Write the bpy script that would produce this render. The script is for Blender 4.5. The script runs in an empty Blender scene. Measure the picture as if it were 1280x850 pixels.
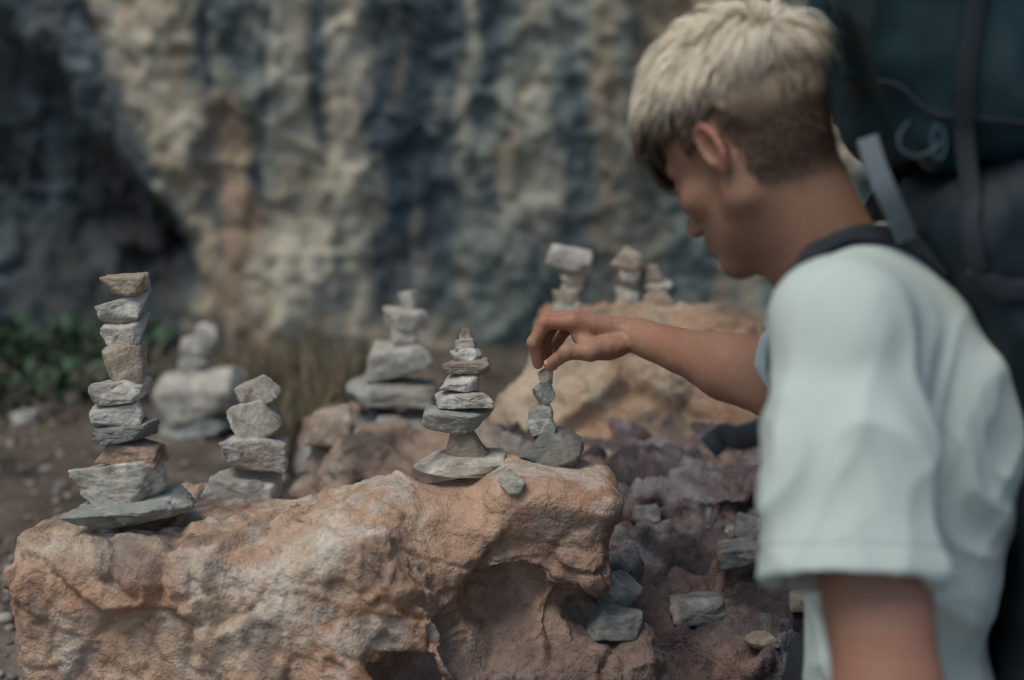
import bpy, bmesh, math, random
import numpy as np
from mathutils import Vector, Matrix
from mathutils.bvhtree import BVHTree
R=math.radians
rng=np.random.default_rng(7); random.seed(7)
COL=bpy.context.scene.collection
# ---------------------------------------------------------------- camera maths
CAM=np.array([0,0,1.6]); PITCH=R(8); FP=1778.0
FW=np.array([0,math.cos(PITCH),-math.sin(PITCH)]); UP=np.array([0,math.sin(PITCH),math.cos(PITCH)]); RT=np.array([1.,0,0])
def P(px,py,d): return CAM+d*(FW+(px-640)/FP*RT+(425-py)/FP*UP)
def proj(V):
    q=V-CAM; d=q@FW
    return 640+FP*(q@RT)/d, 425-FP*(q@UP)/d
# ---------------------------------------------------------------- numpy noise
def _h(ix,iy,iz,s):
    n=(ix*73856093)^(iy*19349663)^(iz*83492791)^(s*2654435)
    n&=0xffffffff
    n=((n^(n>>13))*1274126177)&0xffffffff
    n=((n^(n>>15))*668265263)&0xffffffff
    return ((n^(n>>16))&0xffffff)/float(0xffffff)
def vn(Q,seed=0):
    Q=np.asarray(Q,dtype=np.float64); i=np.floor(Q).astype(np.int64); f=Q-i
    f=f*f*f*(f*(f*6-15)+10); x,y,z=i[:,0],i[:,1],i[:,2]; r=0
    for a in (0,1):
        wa=f[:,0] if a else 1-f[:,0]
        for b in (0,1):
            wb=f[:,1] if b else 1-f[:,1]
            for c in (0,1):
                wc=f[:,2] if c else 1-f[:,2]
                r=r+wa*wb*wc*_h(x+a,y+b,z+c,seed)
    return r*2-1
def fbm(Q,o=4,seed=0,g=.5):
    s=0;a=1;t=0
    for k in range(o):
        s=s+a*vn(Q*(2.03**k)+k*17.3,seed+k); t+=a; a*=g
    return s/t
def ridged(Q,o=3,seed=0):
    s=0;a=1;t=0
    for k in range(o):
        s=s+a*(1-2*np.abs(vn(Q*(2.1**k)+k*9.1,seed+k))); t+=a; a*=.5
    return s/t
def facet(Q,seed=0):
    """plates: each Voronoi cell tilts its own way"""
    i=np.floor(Q).astype(np.int64); best=np.full(len(Q),9.); sec=np.full(len(Q),9.); out=np.zeros(len(Q))
    for a in (-1,0,1):
        for b in (-1,0,1):
            for c in (-1,0,1):
                j=i+np.array([a,b,c]); x,y,z=j[:,0],j[:,1],j[:,2]
                o=np.stack([_h(x,y,z,seed+1),_h(x,y,z,seed+2),_h(x,y,z,seed+3)],1)
                rel=Q-(j+o); d=np.sqrt((rel**2).sum(1))
                g=np.stack([_h(x,y,z,seed+4),_h(x,y,z,seed+5),_h(x,y,z,seed+6)],1)*2-1
                v=(rel*g).sum(1)+(_h(x,y,z,seed+7)-.5)*.5
                m=d<best; sec=np.where(m,best,np.minimum(sec,d)); best=np.where(m,d,best); out=np.where(m,v,out)
    edge=np.clip((sec-best)/.08,0,1)
    return out*edge-(1-edge)*.12
def sstep(a,b,x):
    t=np.clip((x-a)/(b-a),0,1); return t*t*(3-2*t)
def mixc(a,b,m): return a+(b-a)*m[:,None]
# ---------------------------------------------------------------- mesh helpers
def tag(o,label=None,cat=None,group=None,kind=None):
    if label: o['label']=label
    if cat: o['category']=cat
    if group: o['group']=group
    if kind: o['kind']=kind
    return o
def mesh_np(name,V,F,mat,origin=(0,0,0),parent=None,col=None,smooth=True,extra=None):
    V=np.asarray(V,dtype=np.float64)-np.asarray(origin)
    me=bpy.data.meshes.new(name); n=len(V); F=np.asarray(F); k=F.shape[1]
    me.vertices.add(n); me.vertices.foreach_set('co',V.astype(np.float32).ravel())
    me.loops.add(F.size); me.loops.foreach_set('vertex_index',F.astype(np.int32).ravel())
    me.polygons.add(len(F)); me.polygons.foreach_set('loop_start',np.arange(0,F.size,k,dtype=np.int32))
    me.polygons.foreach_set('loop_total',np.full(len(F),k,dtype=np.int32))
    me.polygons.foreach_set('use_smooth',np.full(len(F),smooth,dtype=bool))
    me.update(calc_edges=True)
    if col is not None:
        a=me.color_attributes.new('Col','FLOAT_COLOR','POINT')
        c=np.ones((n,4),dtype=np.float32); c[:,:3]=np.clip(col,0,1); a.data.foreach_set('color',c.ravel())
    if extra is not None:
        for kx,v in extra.items():
            a=me.attributes.new(kx,'FLOAT','POINT'); a.data.foreach_set('value',v.astype(np.float32))
    me.validate()
    o=bpy.data.objects.new(name,me); COL.objects.link(o); o.data.materials.append(mat)
    if parent is not None: o.parent=parent
    else: o.location=origin
    return o
def empty(name,loc):
    o=bpy.data.objects.new(name,None); COL.objects.link(o); o.location=loc; o.empty_display_size=.05; return o
def normals(V,F):
    a=V[F[:,0]];b=V[F[:,1]];c=V[F[:,2]]
    n=np.cross(b-a,c-a) if F.shape[1]==3 else np.cross(c-a,V[F[:,3]]-b)
    N=np.zeros_like(V)
    for k in range(F.shape[1]): np.add.at(N,F[:,k],n)
    return N/(np.linalg.norm(N,axis=1)[:,None]+1e-12)
class Field:
    def __init__(s,lo,hi,h):
        s.lo=np.array(lo,float); s.h=h; s.n=(np.ceil((np.array(hi)-s.lo)/h)).astype(int)+1
        s.F=np.full(s.n,.5,dtype=np.float32)
    def _sub(s,lo,hi):
        a=np.clip(np.floor((lo-s.lo)/s.h).astype(int),0,s.n); b=np.clip(np.ceil((hi-s.lo)/s.h).astype(int)+1,0,s.n)
        if (b<=a).any(): return None,None
        g=[(s.lo[i]+s.h*np.arange(a[i],b[i])).astype(np.float32) for i in range(3)]
        return tuple(slice(a[i],b[i]) for i in range(3)),(g[0][:,None,None],g[1][None,:,None],g[2][None,None,:])
    def op(s,fn,lo,hi,k=0.,sub=False):
        m=k+3*s.h
        sl,G=s._sub(np.array(lo)-m,np.array(hi)+m)
        if sl is None: return
        d=fn(*G); f=s.F[sl]
        if sub: f=-f
        if k>0:
            hh=np.maximum(k-np.abs(f-d),0)/k; r=np.minimum(f,d)-hh*hh*k*.25
        else: r=np.minimum(f,d)
        s.F[sl]=-r if sub else r
    def cap(s,a,b,ra,rb,k=.01,sub=False):
        a=np.array(a,float);b=np.array(b,float);ab=b-a;L=max((ab@ab),1e-9)
        def fn(X,Y,Z):
            t=np.clip(((X-a[0])*ab[0]+(Y-a[1])*ab[1]+(Z-a[2])*ab[2])/L,0,1)
            return np.sqrt((X-a[0]-t*ab[0])**2+(Y-a[1]-t*ab[1])**2+(Z-a[2]-t*ab[2])**2)-(ra+(rb-ra)*t)
        r=max(ra,rb); s.op(fn,np.minimum(a,b)-r,np.maximum(a,b)+r,k,sub)
    def chain(s,pts,rs,k=.01):
        for i in range(len(pts)-1): s.cap(pts[i],pts[i+1],rs[i],rs[i+1],k)
    def ell(s,c,r,k=.01,sub=False,M=None):
        M=np.eye(3) if M is None else M
        r=np.array(r,float)
        def fn(X,Y,Z):
            x=X-c[0];y=Y-c[1];z=Z-c[2]
            u=[(M[0,i]*x+M[1,i]*y+M[2,i]*z)/r[i] for i in range(3)]
            k0=np.sqrt(u[0]**2+u[1]**2+u[2]**2)+1e-9
            k1=np.sqrt((u[0]/r[0])**2+(u[1]/r[1])**2+(u[2]/r[2])**2)+1e-9
            return k0*(k0-1)/k1
        m=r.max(); s.op(fn,np.array(c)-m,np.array(c)+m,k,sub)
    def box(s,c,hf,rd,k=.01,sub=False,M=None):
        M=np.eye(3) if M is None else M
        def fn(X,Y,Z):
            x=X-c[0];y=Y-c[1];z=Z-c[2]; q=[]
            for i in range(3): q.append(np.abs(M[0,i]*x+M[1,i]*y+M[2,i]*z)-(hf[i]-rd))
            o=np.sqrt(np.maximum(q[0],0)**2+np.maximum(q[1],0)**2+np.maximum(q[2],0)**2)
            return o+np.minimum(np.maximum(np.maximum(q[0],q[1]),q[2]),0)-rd
        m=np.linalg.norm(hf); s.op(fn,np.array(c)-m,np.array(c)+m,k,sub)
    def plane(s,pt,n):   # keep the side where (x-pt).n<0
        n=np.array(n,float)/np.linalg.norm(n)
        g=[(s.lo[i]+s.h*np.arange(s.n[i])).astype(np.float32) for i in range(3)]
        d=(g[0][:,None,None]-pt[0])*n[0]+(g[1][None,:,None]-pt[1])*n[1]+(g[2][None,None,:]-pt[2])*n[2]
        s.F=np.maximum(s.F,d.astype(np.float32))
    def mesh(s):
        F=s.F
        F[0]=F[-1]=.5;F[:,0]=F[:,-1]=.5;F[:,:,0]=F[:,:,-1]=.5
        I=F<0; c=np.zeros(tuple(x-1 for x in F.shape),dtype=np.int8)
        for a in (0,1):
            for b in (0,1):
                for d in (0,1): c+=I[a:F.shape[0]-1+a,b:F.shape[1]-1+b,d:F.shape[2]-1+d]
        idx=np.argwhere((c>0)&(c<8)); vid=np.full(c.shape,-1,dtype=np.int64); vid[idx[:,0],idx[:,1],idx[:,2]]=np.arange(len(idx))
        pos=np.zeros((len(idx),3)); cnt=np.zeros(len(idx))
        cs=[np.array([a,b,d]) for a in (0,1) for b in (0,1) for d in (0,1)]
        for p in cs:
            for ax in range(3):
                if p[ax]==0:
                    q=p.copy(); q[ax]=1; A=idx+p; B=idx+q
                    fa=F[A[:,0],A[:,1],A[:,2]].astype(float); fb=F[B[:,0],B[:,1],B[:,2]].astype(float)
                    m=(fa<0)!=(fb<0); t=np.where(m,fa/np.where(m,fa-fb,1),0)
                    pos+=m[:,None]*(p+t[:,None]*(q-p)); cnt+=m
        V=s.lo+s.h*(idx+pos/cnt[:,None])
        qs=[]
        for ax in range(3):
            b1,b2=(ax+1)%3,(ax+2)%3
            sa=[slice(1,-1)]*3; sb=[slice(1,-1)]*3; sa[ax]=slice(0,-1); sb[ax]=slice(1,None)
            Ia=I[tuple(sa)];Ib=I[tuple(sb)]
            for lowin in (True,False):
                e=np.argwhere((Ia&~Ib) if lowin else (~Ia&Ib))
                off=np.ones(3,int); off[ax]=0; e=e+off
                q=[]
                for d1,d2 in ((-1,-1),(0,-1),(0,0),(-1,0)):
                    o=np.zeros(3,int); o[b1]=d1;o[b2]=d2; w=e+o; q.append(vid[w[:,0],w[:,1],w[:,2]])
                q=np.stack(q,1)
                if not lowin: q=q[:,::-1]
                qs.append(q)
        Q=np.concatenate(qs); Q=Q[(Q>=0).all(1)]
        return V,Q
def relax(V,F,it=2,f=.5):
    E=np.concatenate([F[:,[i,(i+1)%F.shape[1]]] for i in range(F.shape[1])]); 
    for _ in range(it):
        S=np.zeros_like(V);c=np.zeros(len(V))
        np.add.at(S,E[:,0],V[E[:,1]]);np.add.at(c,E[:,0],1);np.add.at(S,E[:,1],V[E[:,0]]);np.add.at(c,E[:,1],1)
        V=V+f*(S/np.maximum(c,1)[:,None]-V)
    return V
# ---------------------------------------------------------------- materials
def nodes(name):
    m=bpy.data.materials.new(name); m.use_nodes=True; nt=m.node_tree; return m,nt,nt.nodes['Principled BSDF']
def N(nt,t,**kw):
    n=nt.nodes.new(t)
    for k,v in kw.items():
        if k in n.inputs: n.inputs[k].default_value=v
        else: setattr(n,k,v)
    return n
def rock_mat(name,s1=9,s2=60,s3=260,bump=.6,dist=.004,rough=.92,dark=.55,light=1.35,crack=True):
    m,nt,b=nodes(name); L=nt.links.new
    tc=N(nt,'ShaderNodeTexCoord'); at=N(nt,'ShaderNodeAttribute'); at.attribute_name='Col'
    n1=N(nt,'ShaderNodeTexNoise',Scale=float(s1),Detail=4.0,Roughness=.65); n2=N(nt,'ShaderNodeTexNoise',Scale=float(s2),Detail=5.0,Roughness=.7)
    L(tc.outputs['Object'],n1.inputs['Vector']);L(tc.outputs['Object'],n2.inputs['Vector'])
    ad=N(nt,'ShaderNodeMath',operation='ADD'); L(n1.outputs['Fac'],ad.inputs[0]);L(n2.outputs['Fac'],ad.inputs[1])
    if crack:
        n3=N(nt,'ShaderNodeTexNoise',Scale=float(s3),Detail=2.0,Roughness=.6); L(tc.outputs['Object'],n3.inputs['Vector'])
        ad2=N(nt,'ShaderNodeMath',operation='MULTIPLY_ADD');ad2.inputs[1].default_value=.5; L(n3.outputs['Fac'],ad2.inputs[0]);L(ad.outputs[0],ad2.inputs[2])
    else:
        ad2=N(nt,'ShaderNodeMath',operation='ADD'); ad2.inputs[1].default_value=.25; L(ad.outputs[0],ad2.inputs[0])
    mr=N(nt,'ShaderNodeMapRange'); mr.inputs['From Min'].default_value=.85;mr.inputs['From Max'].default_value=1.65;mr.inputs['To Min'].default_value=dark;mr.inputs['To Max'].default_value=light
    L(ad2.outputs[0],mr.inputs['Value'])
    mu=N(nt,'ShaderNodeVectorMath',operation='MULTIPLY'); L(at.outputs['Color'],mu.inputs[0]);L(mr.outputs[0],mu.inputs[1]); L(mu.outputs[0],b.inputs['Base Color'])
    hh=ad2
    if crack:
        vo=N(nt,'ShaderNodeTexVoronoi',Scale=float(s2)*.45); vo.feature='DISTANCE_TO_EDGE'
        wv=N(nt,'ShaderNodeVectorMath',operation='MULTIPLY_ADD'); wv.inputs[1].default_value=(.03,.03,.03)
        L(n2.outputs['Color'],wv.inputs[0]);L(tc.outputs['Object'],wv.inputs[2]);L(wv.outputs[0],vo.inputs['Vector'])
        cr=N(nt,'ShaderNodeMapRange'); cr.inputs['From Max'].default_value=.12; L(vo.outputs['Distance'],cr.inputs['Value'])
        hh=N(nt,'ShaderNodeMath',operation='MULTIPLY_ADD'); hh.inputs[1].default_value=.22; L(cr.outputs[0],hh.inputs[0]); L(ad2.outputs[0],hh.inputs[2])
    bp=N(nt,'ShaderNodeBump',Strength=bump,Distance=dist); L(hh.outputs[0],bp.inputs['Height']); L(bp.outputs[0],b.inputs['Normal'])
    b.inputs['Roughness'].default_value=rough; b.inputs['Specular IOR Level'].default_value=.25
    return m
def plain(name,c,rough=.7,noise=0,scale=200,bump=0,dist=.0005,sub=0,attr=False,spec=.3,weave=False):
    m,nt,b=nodes(name); L=nt.links.new; b.inputs['Roughness'].default_value=rough; b.inputs['Specular IOR Level'].default_value=spec
    tc=N(nt,'ShaderNodeTexCoord'); n=N(nt,'ShaderNodeTexNoise',Scale=float(scale),Detail=2.0); L(tc.outputs['Object'],n.inputs['Vector'])
    mr=N(nt,'ShaderNodeMapRange'); mr.inputs['To Min'].default_value=1-noise; mr.inputs['To Max'].default_value=1+noise; L(n.outputs['Fac'],mr.inputs['Value'])
    mu=N(nt,'ShaderNodeVectorMath',operation='MULTIPLY'); L(mr.outputs[0],mu.inputs[1])
    if attr:
        at=N(nt,'ShaderNodeAttribute'); at.attribute_name='Col'; L(at.outputs['Color'],mu.inputs[0])
    else: mu.inputs[0].default_value=c[:3]
    L(mu.outputs[0],b.inputs['Base Color'])
    if bump:
        bp=N(nt,'ShaderNodeBump',Strength=bump,Distance=dist); L(n.outputs['Fac'],bp.inputs['Height']); L(bp.outputs[0],b.inputs['Normal'])
    if sub:
        b.inputs['Subsurface Weight'].default_value=sub; b.inputs['Subsurface Radius'].default_value=(.9,.3,.15); b.inputs['Subsurface Scale'].default_value=.006
    return m
M_boulder=rock_mat('boulder_rock',7,55,240,1.0,.006,dark=.58,light=1.38)
M_stone=rock_mat('cairn_stone',22,110,420,.8,.002,dark=.65,light=1.3)
M_cliff=rock_mat('cliff_rock',3.5,15,50,.9,.018,dark=.5,light=1.5,crack=False)
M_dark=rock_mat('dark_rock',8,45,200,1.0,.007,rough=.8,dark=.5,light=1.5)
M_ground=rock_mat('soil',6,45,200,.9,.01,dark=.5,light=1.5,crack=False)
M_skin=plain('skin',(0,0,0,1),.55,.18,170,.4,.0009,.12,attr=True,spec=.35)
M_hair=plain('hair',(0,0,0,1),.55,0,90,attr=True,spec=.2)
M_nail=plain('nail',(.50,.29,.22,1),.3)
M_eye=plain('eye_white',(.5,.45,.42,1),.25)
M_grass=plain('grass_blades',(0,0,0,1),.7,0,30,attr=True)
M_pack=plain('pack_fabric',(.009,.017,.022,1),.65,.4,60,.5,.001,spec=.3)
M_lid=plain('pack_lid_fabric',(.007,.030,.037,1),.6,.4,30,.5,.002,spec=.35)
M_strap=plain('strap_webbing',(.018,.023,.030,1),.75,.2,300,.4,.001)
M_dgrey=plain('dark_grey_webbing',(.018,.025,.030,1),.7,.2,300,.4,.001)
M_grey=plain('grey_webbing',(.115,.140,.152,1),.75,.15,400,.4,.001)
M_blue=plain('anodised_metal',(.045,.075,.095,1),.35,.05,50)
M_trouser=plain('trouser_cloth',(.03,.035,.04,1),.85,.2,60,.3,.001)
M_shoe=plain('shoe_leather',(.05,.04,.035,1),.7,.2,60)
# white cotton
M_shirt,nt,b=nodes('white_cotton'); L=nt.links.new
b.inputs['Base Color'].default_value=(.51,.575,.515,1); b.inputs['Roughness'].default_value=.9; b.inputs['Specular IOR Level'].default_value=.15
tc=N(nt,'ShaderNodeTexCoord'); n1=N(nt,'ShaderNodeTexNoise',Scale=900.0,Detail=2.0); L(tc.outputs['Object'],n1.inputs['Vector'])
at=N(nt,'ShaderNodeAttribute'); at.attribute_name='hem'
a1=N(nt,'ShaderNodeMath',operation='ABSOLUTE'); L(at.outputs['Fac'],a1.inputs[0])
mr=N(nt,'ShaderNodeMapRange'); mr.inputs['From Max'].default_value=.0028; L(a1.outputs[0],mr.inputs['Value'])
ma=N(nt,'ShaderNodeMath',operation='MULTIPLY_ADD'); ma.inputs[1].default_value=3.0; L(mr.outputs[0],ma.inputs[0]); L(n1.outputs['Fac'],ma.inputs[2])
bp=N(nt,'ShaderNodeBump',Strength=.6,Distance=.0006); L(ma.outputs[0],bp.inputs['Height']); L(bp.outputs[0],b.inputs['Normal'])

# ---------------------------------------------------------------- ground
def ground_h(x,y):
    Q=np.stack([x,y,np.zeros_like(x)],1)
    w=sstep(1.55,2.15,y+.12*vn(Q*1.5,3))
    back=.765+.022*(np.minimum(y,9)-2.2)
    h=w*back+.03*fbm(Q*1.3,3,5)+w*(.014*fbm(Q*9,4,6)+.006*ridged(Q*35,2,7))
    return h
def axis(a,b,fa,fb,hf,g=1.18):
    m=list(np.arange(fa,fb,hf)); s=hf; x=fb
    while x<b: m.append(x); s*=g; x+=s
    s=hf; x=fa-hf
    while x>a: m.insert(0,x); s*=g; x-=s
    return np.array(m)
gx=axis(-60,60,-2.2,1.4,.014); gy=axis(-60,40,1.9,4.2,.014)
def grid(nx,ny):
    i=np.arange(nx*ny).reshape(nx,ny)
    return np.stack([i[:-1,:-1],i[1:,:-1],i[1:,1:],i[:-1,1:]],-1).reshape(-1,4)
X,Y=np.meshgrid(gx,gy,indexing='ij'); X=X.ravel();Y=Y.ravel(); Z=ground_h(X,Y)
GV=np.stack([X,Y,Z],1); GF=grid(len(gx),len(gy))
c=np.tile(np.array([.105,.082,.065]),(len(GV),1))
c=mixc(c,np.array([.19,.165,.135]),sstep(.0,.5,fbm(GV*7,5,11,.6))); c=mixc(c,np.array([.045,.040,.034]),sstep(.05,.5,fbm(GV*4+5,4,12)))
tag(mesh_np('ground',GV,GF,M_ground,col=c),'brown dusty ground strewn with needles and grit','ground',kind='structure')
sub=(GV[:,0]>-3)&(GV[:,0]<2.5)&(GV[:,1]>1.5)&(GV[:,1]<6)
# ---------------------------------------------------------------- cliff
cx=axis(-10,10,-2.4,2.4,.014,1.14); cz=axis(.3,7,.7,2.3,.014,1.14)
X,Zc=np.meshgrid(cx,cz,indexing='ij'); X=X.ravel();Zc=Zc.ravel()
pxc=640+335.5*X; pyc=425-(Zc-.863)/.00295
Q=np.stack([X,np.zeros_like(X),Zc],1)
wx=pxc+26*fbm(Q*1.6,3,21)+34*fbm(Q*np.array([5,1,3.5]),5,22,.6)
line=np.where(pyc<300,40+.767*pyc,270.)+22*fbm(Q*6+3,4,20,.6)
line2=np.where(pyc<300,175+.317*pyc,270.)
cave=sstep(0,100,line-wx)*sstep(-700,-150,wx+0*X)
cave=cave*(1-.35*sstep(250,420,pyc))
Yc=5.25+.09*fbm(Q*np.array([1.1,1,.8]),3,23)+.035*fbm(Q*np.array([4.5,1,2.2]),4,24)-.025*ridged(Q*np.array([4.2,1,2.2])+4,4,25)
Yc+=.042*facet(Q*np.array([3.2,1,2.3])+.5*fbm(Q*3,3,8)[:,None],26)+.026*facet(Q*np.array([9,1,7])+.3*fbm(Q*8,2,9)[:,None],27)+.012*facet(Q*np.array([20,1,17]),19)+.018*fbm(Q*14,4,28)
Yc+=.42*cave+.05*np.sin(X*2.3+1)+.12*cave*facet(Q*np.array([2.4,1,2.4])+X[:,None]*.8,29)
Yc-=.14*np.exp(-((pxc-350)/95)**2-((pyc-400)/90)**2)           # bulging foot of the pale column
Yc+=.06*np.exp(-((wx-520)/55)**2)*(1-sstep(380,450,pyc))
Yc-=.012*(Zc-.86)*8
CV=np.stack([X,Yc,Zc],1); CF=grid(len(cx),len(cz))
tan=np.array([.30,.25,.172]); pale=np.array([.45,.41,.31]); pink=np.array([.38,.24,.15]); blue=np.array([.064,.088,.098]); dk=np.array([.028,.040,.047]); green=np.array([.195,.230,.200])
c=np.tile(tan,(len(CV),1))
st=fbm(Q*np.array([8.5,1,1.2])+.55*fbm(Q*4,4,31)[:,None],5,32,.6)
c=mixc(c,pale,sstep(-.02,.26,fbm(Q*np.array([8,1,2.6])+.4*fbm(Q*9,3,38)[:,None],5,33,.6))); c=mixc(c,pink,sstep(.0,.4,fbm(Q*3.5+9,4,34))*.65)
c=mixc(c,green,sstep(-.14,.14,st+.2*sstep(540,640,pxc)*(1-sstep(740,860,pxc)))*.85)
c=mixc(c,blue,sstep(.13,.30,st)*.75)
def band(a,b_,s,y0=-9999,y1=9999,ys=40): return sstep(a-s,a+s,wx)*(1-sstep(b_-s,b_+s,wx))*sstep(y0-ys,y0+ys,pyc)*(1-sstep(y1-ys,y1+ys,pyc))
vs=.80+1.4*fbm(Q*np.array([12,1,3.5]),5,35,.6)
for a,b_,s,y0,y1,col_,k in ((180,275,14,-999,170,pale,.8),(265,330,14,130,470,pink,.5),(345,390,12,-999,430,pale,.75),(420,468,12,-999,430,pale,.75),(640,690,14,60,320,pale,.6),(575,598,10,-999,250,pale,.6),(742,830,18,-999,330,tan,.6),
        (465,575,16,-999,395,blue,1.0),(328,350,10,-999,260,blue,.9),(392,415,10,-50,190,blue,.7),(692,738,14,130,340,blue,.8),(597,637,12,-200,150,blue,.75),(640,662,8,-999,90,blue,.7),(490,545,14,-999,380,dk,.3),
        (560,700,30,310,460,green*.65,.6),(735,1000,30,280,600,green*.85,.35)):
    c=mixc(c,col_,np.clip(band(a,b_,s,y0,y1)*k*np.clip(vs,0,1.3)*1.1,0,1))
cm=np.maximum(cave,sstep(0,40,line2-wx)*.95); gm_=mixc(np.tile(blue*.95,(len(CV),1)),blue*2.1,sstep(.05,.35,fbm(Q*np.array([5,1,3.5])+2,5,36,.6))); gm_=mixc(gm_,dk*.9,sstep(.0,.4,fbm(Q*3+12,4,37))); gm_=mixc(gm_,dk*1.0,cave*.5)  # slab is blue grey rock; cave shade is painted in as darker pigment
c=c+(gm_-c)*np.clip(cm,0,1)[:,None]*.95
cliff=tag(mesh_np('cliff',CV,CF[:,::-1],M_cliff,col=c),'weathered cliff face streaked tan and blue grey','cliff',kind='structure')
# ---------------------------------------------------------------- boulders
BV={}
def rockify(V,F,size,amp,seed,fine=1.,soft=.40,damp=None):
    Nn=normals(V,F); W=V+.20*size*np.stack([fbm(V/size*.9,2,seed+k) for k in (50,51,52)],1)
    d=amp*(1.10*facet(W/size,seed)+soft*fbm(W/size*1.6,4,seed+9)-.10*ridged(W/size*2.7,3,seed+13))
    d+=amp*fine*(.36*facet(W/size*2.8,seed+20)+.16*facet(W/size*6.5,seed+33)+.08*facet(W/size*14,seed+43)+.05*fbm(W/size*9,3,seed+25))
    if damp is not None: d=d*damp
    return V+Nn*d[:,None],Nn,d
def Rx(a): c,s=math.cos(a),math.sin(a); return np.array([[1,0,0],[0,c,-s],[0,s,c]])
def Ry(a): c,s=math.cos(a),math.sin(a); return np.array([[c,0,s],[0,1,0],[-s,0,c]])
def Rz(a): c,s=math.cos(a),math.sin(a); return np.array([[c,-s,0],[s,c,0],[0,0,1]])
# front boulder
f=Field((-.80,1.50,.45),(.30,2.45,1.30),.0038)
f.box((P(252,0,1.88)[0],1.875,.792),(.228,.165,.300),.045,.02,M=Rz(R(-4)))
f.box((-.42,2.10,.75),(.23,.18,.250),.05,.04)
f.cap(P(395,725,1.88),P(640,672,1.95),.086,.092,.04); f.box(P(684,655,1.93),(.090,.10,.078),.035,.035,M=Ry(R(8)))
f.box(P(430,790,1.87),(.14,.12,.13),.035,.04,M=Ry(R(-30)))
f.box(P(560,765,1.96),(.13,.11,.09),.03,.04,M=Ry(R(-35)))
f.box(P(590,890,2.00),(.21,.15,.18),.04,.04,M=Rz(R(20))@Rx(R(20))); f.cap(P(480,960,1.90),P(330,980,1.9),.2,.18,.05)
f.cap(P(640,755,1.85),P(490,860,1.80),.030,.050,.04,sub=True)
V,F=f.mesh(); V=relax(V,F,1)
dm=1-.75*sstep(1.075,1.12,V[:,2])*sstep(-.16,-.10,V[:,0])
V,Nn,d=rockify(V,F,.21,.031,100,1.0,.14,dm)
c=np.tile(np.array([.46,.305,.205]),(len(V),1))
c=mixc(c,np.array([.53,.42,.31]),sstep(-.1,.35,fbm(V*8,5,61,.6))); c=mixc(c,np.array([.44,.235,.14]),sstep(.0,.45,fbm(V*6+7,4,62))*.8)
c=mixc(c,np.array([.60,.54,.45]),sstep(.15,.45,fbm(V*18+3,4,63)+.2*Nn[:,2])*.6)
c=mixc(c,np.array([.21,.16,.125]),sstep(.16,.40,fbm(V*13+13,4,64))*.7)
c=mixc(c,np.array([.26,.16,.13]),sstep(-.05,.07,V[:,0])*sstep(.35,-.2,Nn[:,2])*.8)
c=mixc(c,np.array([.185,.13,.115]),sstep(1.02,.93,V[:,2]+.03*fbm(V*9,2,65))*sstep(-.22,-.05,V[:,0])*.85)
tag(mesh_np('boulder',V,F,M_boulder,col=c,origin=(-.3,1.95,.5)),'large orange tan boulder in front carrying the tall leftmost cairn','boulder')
BV['front']=BVHTree.FromPolygons(V.tolist(),F.tolist())
# dark rock bank
f=Field((-.25,1.75,.30),(1.1,3.0,1.15),.0058)
f.box((.40,2.36,.635),(.50,.42,.34),.03,.03,M=Rx(R(13)))
f.box((.13,2.10,.625),(.27,.20,.33),.03,.04,M=Rx(R(20))@Rz(R(15))); f.box(P(800,780,2.15),(.14,.10,.07),.015,.02,M=Ry(R(14))@Rx(R(15)))
f.box(P(850,645,2.45),(.19,.14,.07),.02,.03,M=Ry(R(-8))); f.box(P(960,800,2.1),(.14,.12,.07),.02,.03,M=Ry(R(-10))@Rx(R(20)))
V,F=f.mesh(); V=relax(V,F,1); V,Nn,d=rockify(V,F,.14,.040,200,1.3,.12)
c=np.tile(np.array([.125,.093,.090]),(len(V),1))
c=mixc(c,np.array([.19,.125,.10]),sstep(-.05,.4,fbm(V*6,4,71))); c=mixc(c,np.array([.215,.215,.215]),sstep(-.02,.25,fbm(V*10+4,5,72,.6))*.8); c=mixc(c,np.array([.050,.042,.044]),sstep(.1,.4,fbm(V*8+14,4,73)))
tag(mesh_np('dark_boulder',V,F,M_dark,col=c,origin=(.38,2.3,.4)),'dark red brown broken rock below the reaching arm, beside the white shirt','rock')
BV['dark']=BVHTree.FromPolygons(V.tolist(),F.tolist())
# mid boulder under the arm
f=Field((-.15,2.35,.65),(.95,3.45,1.45),.0075)
f.box(P(805,505,3.0),(.225,.2,.205),.06,.03,M=Ry(R(-3))); f.cap(P(695,550,2.85),P(800,540,2.85),.145,.17,.06)
f.box(P(800,640,2.75),(.29,.22,.15),.08,.06); f.cap(P(900,500,2.9),P(960,520,2.9),.15,.15,.06); f.box(P(800,720,2.95),(.3,.25,.25),.08,.06)
V,F=f.mesh(); V=relax(V,F,1); V,Nn,d=rockify(V,F,.24,.034,300,1.,.2)
c=np.tile(np.array([.38,.26,.17]),(len(V),1)); c=mixc(c,np.array([.46,.365,.26]),sstep(-.1,.4,fbm(V*6,4,81))); c=mixc(c,np.array([.18,.14,.11]),sstep(.15,.5,fbm(V*7+8,4,82))); c=mixc(c,np.array([.36,.21,.13]),sstep(.1,.4,fbm(V*5+18,4,83))*.7)
tag(mesh_np('boulder',V,F,M_boulder,col=c,origin=(.3,2.9,.75)),'orange boulder behind the reaching arm, with small cairns on its top','boulder')
BV['mid']=BVHTree.FromPolygons(V.tolist(),F.tolist())
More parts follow.
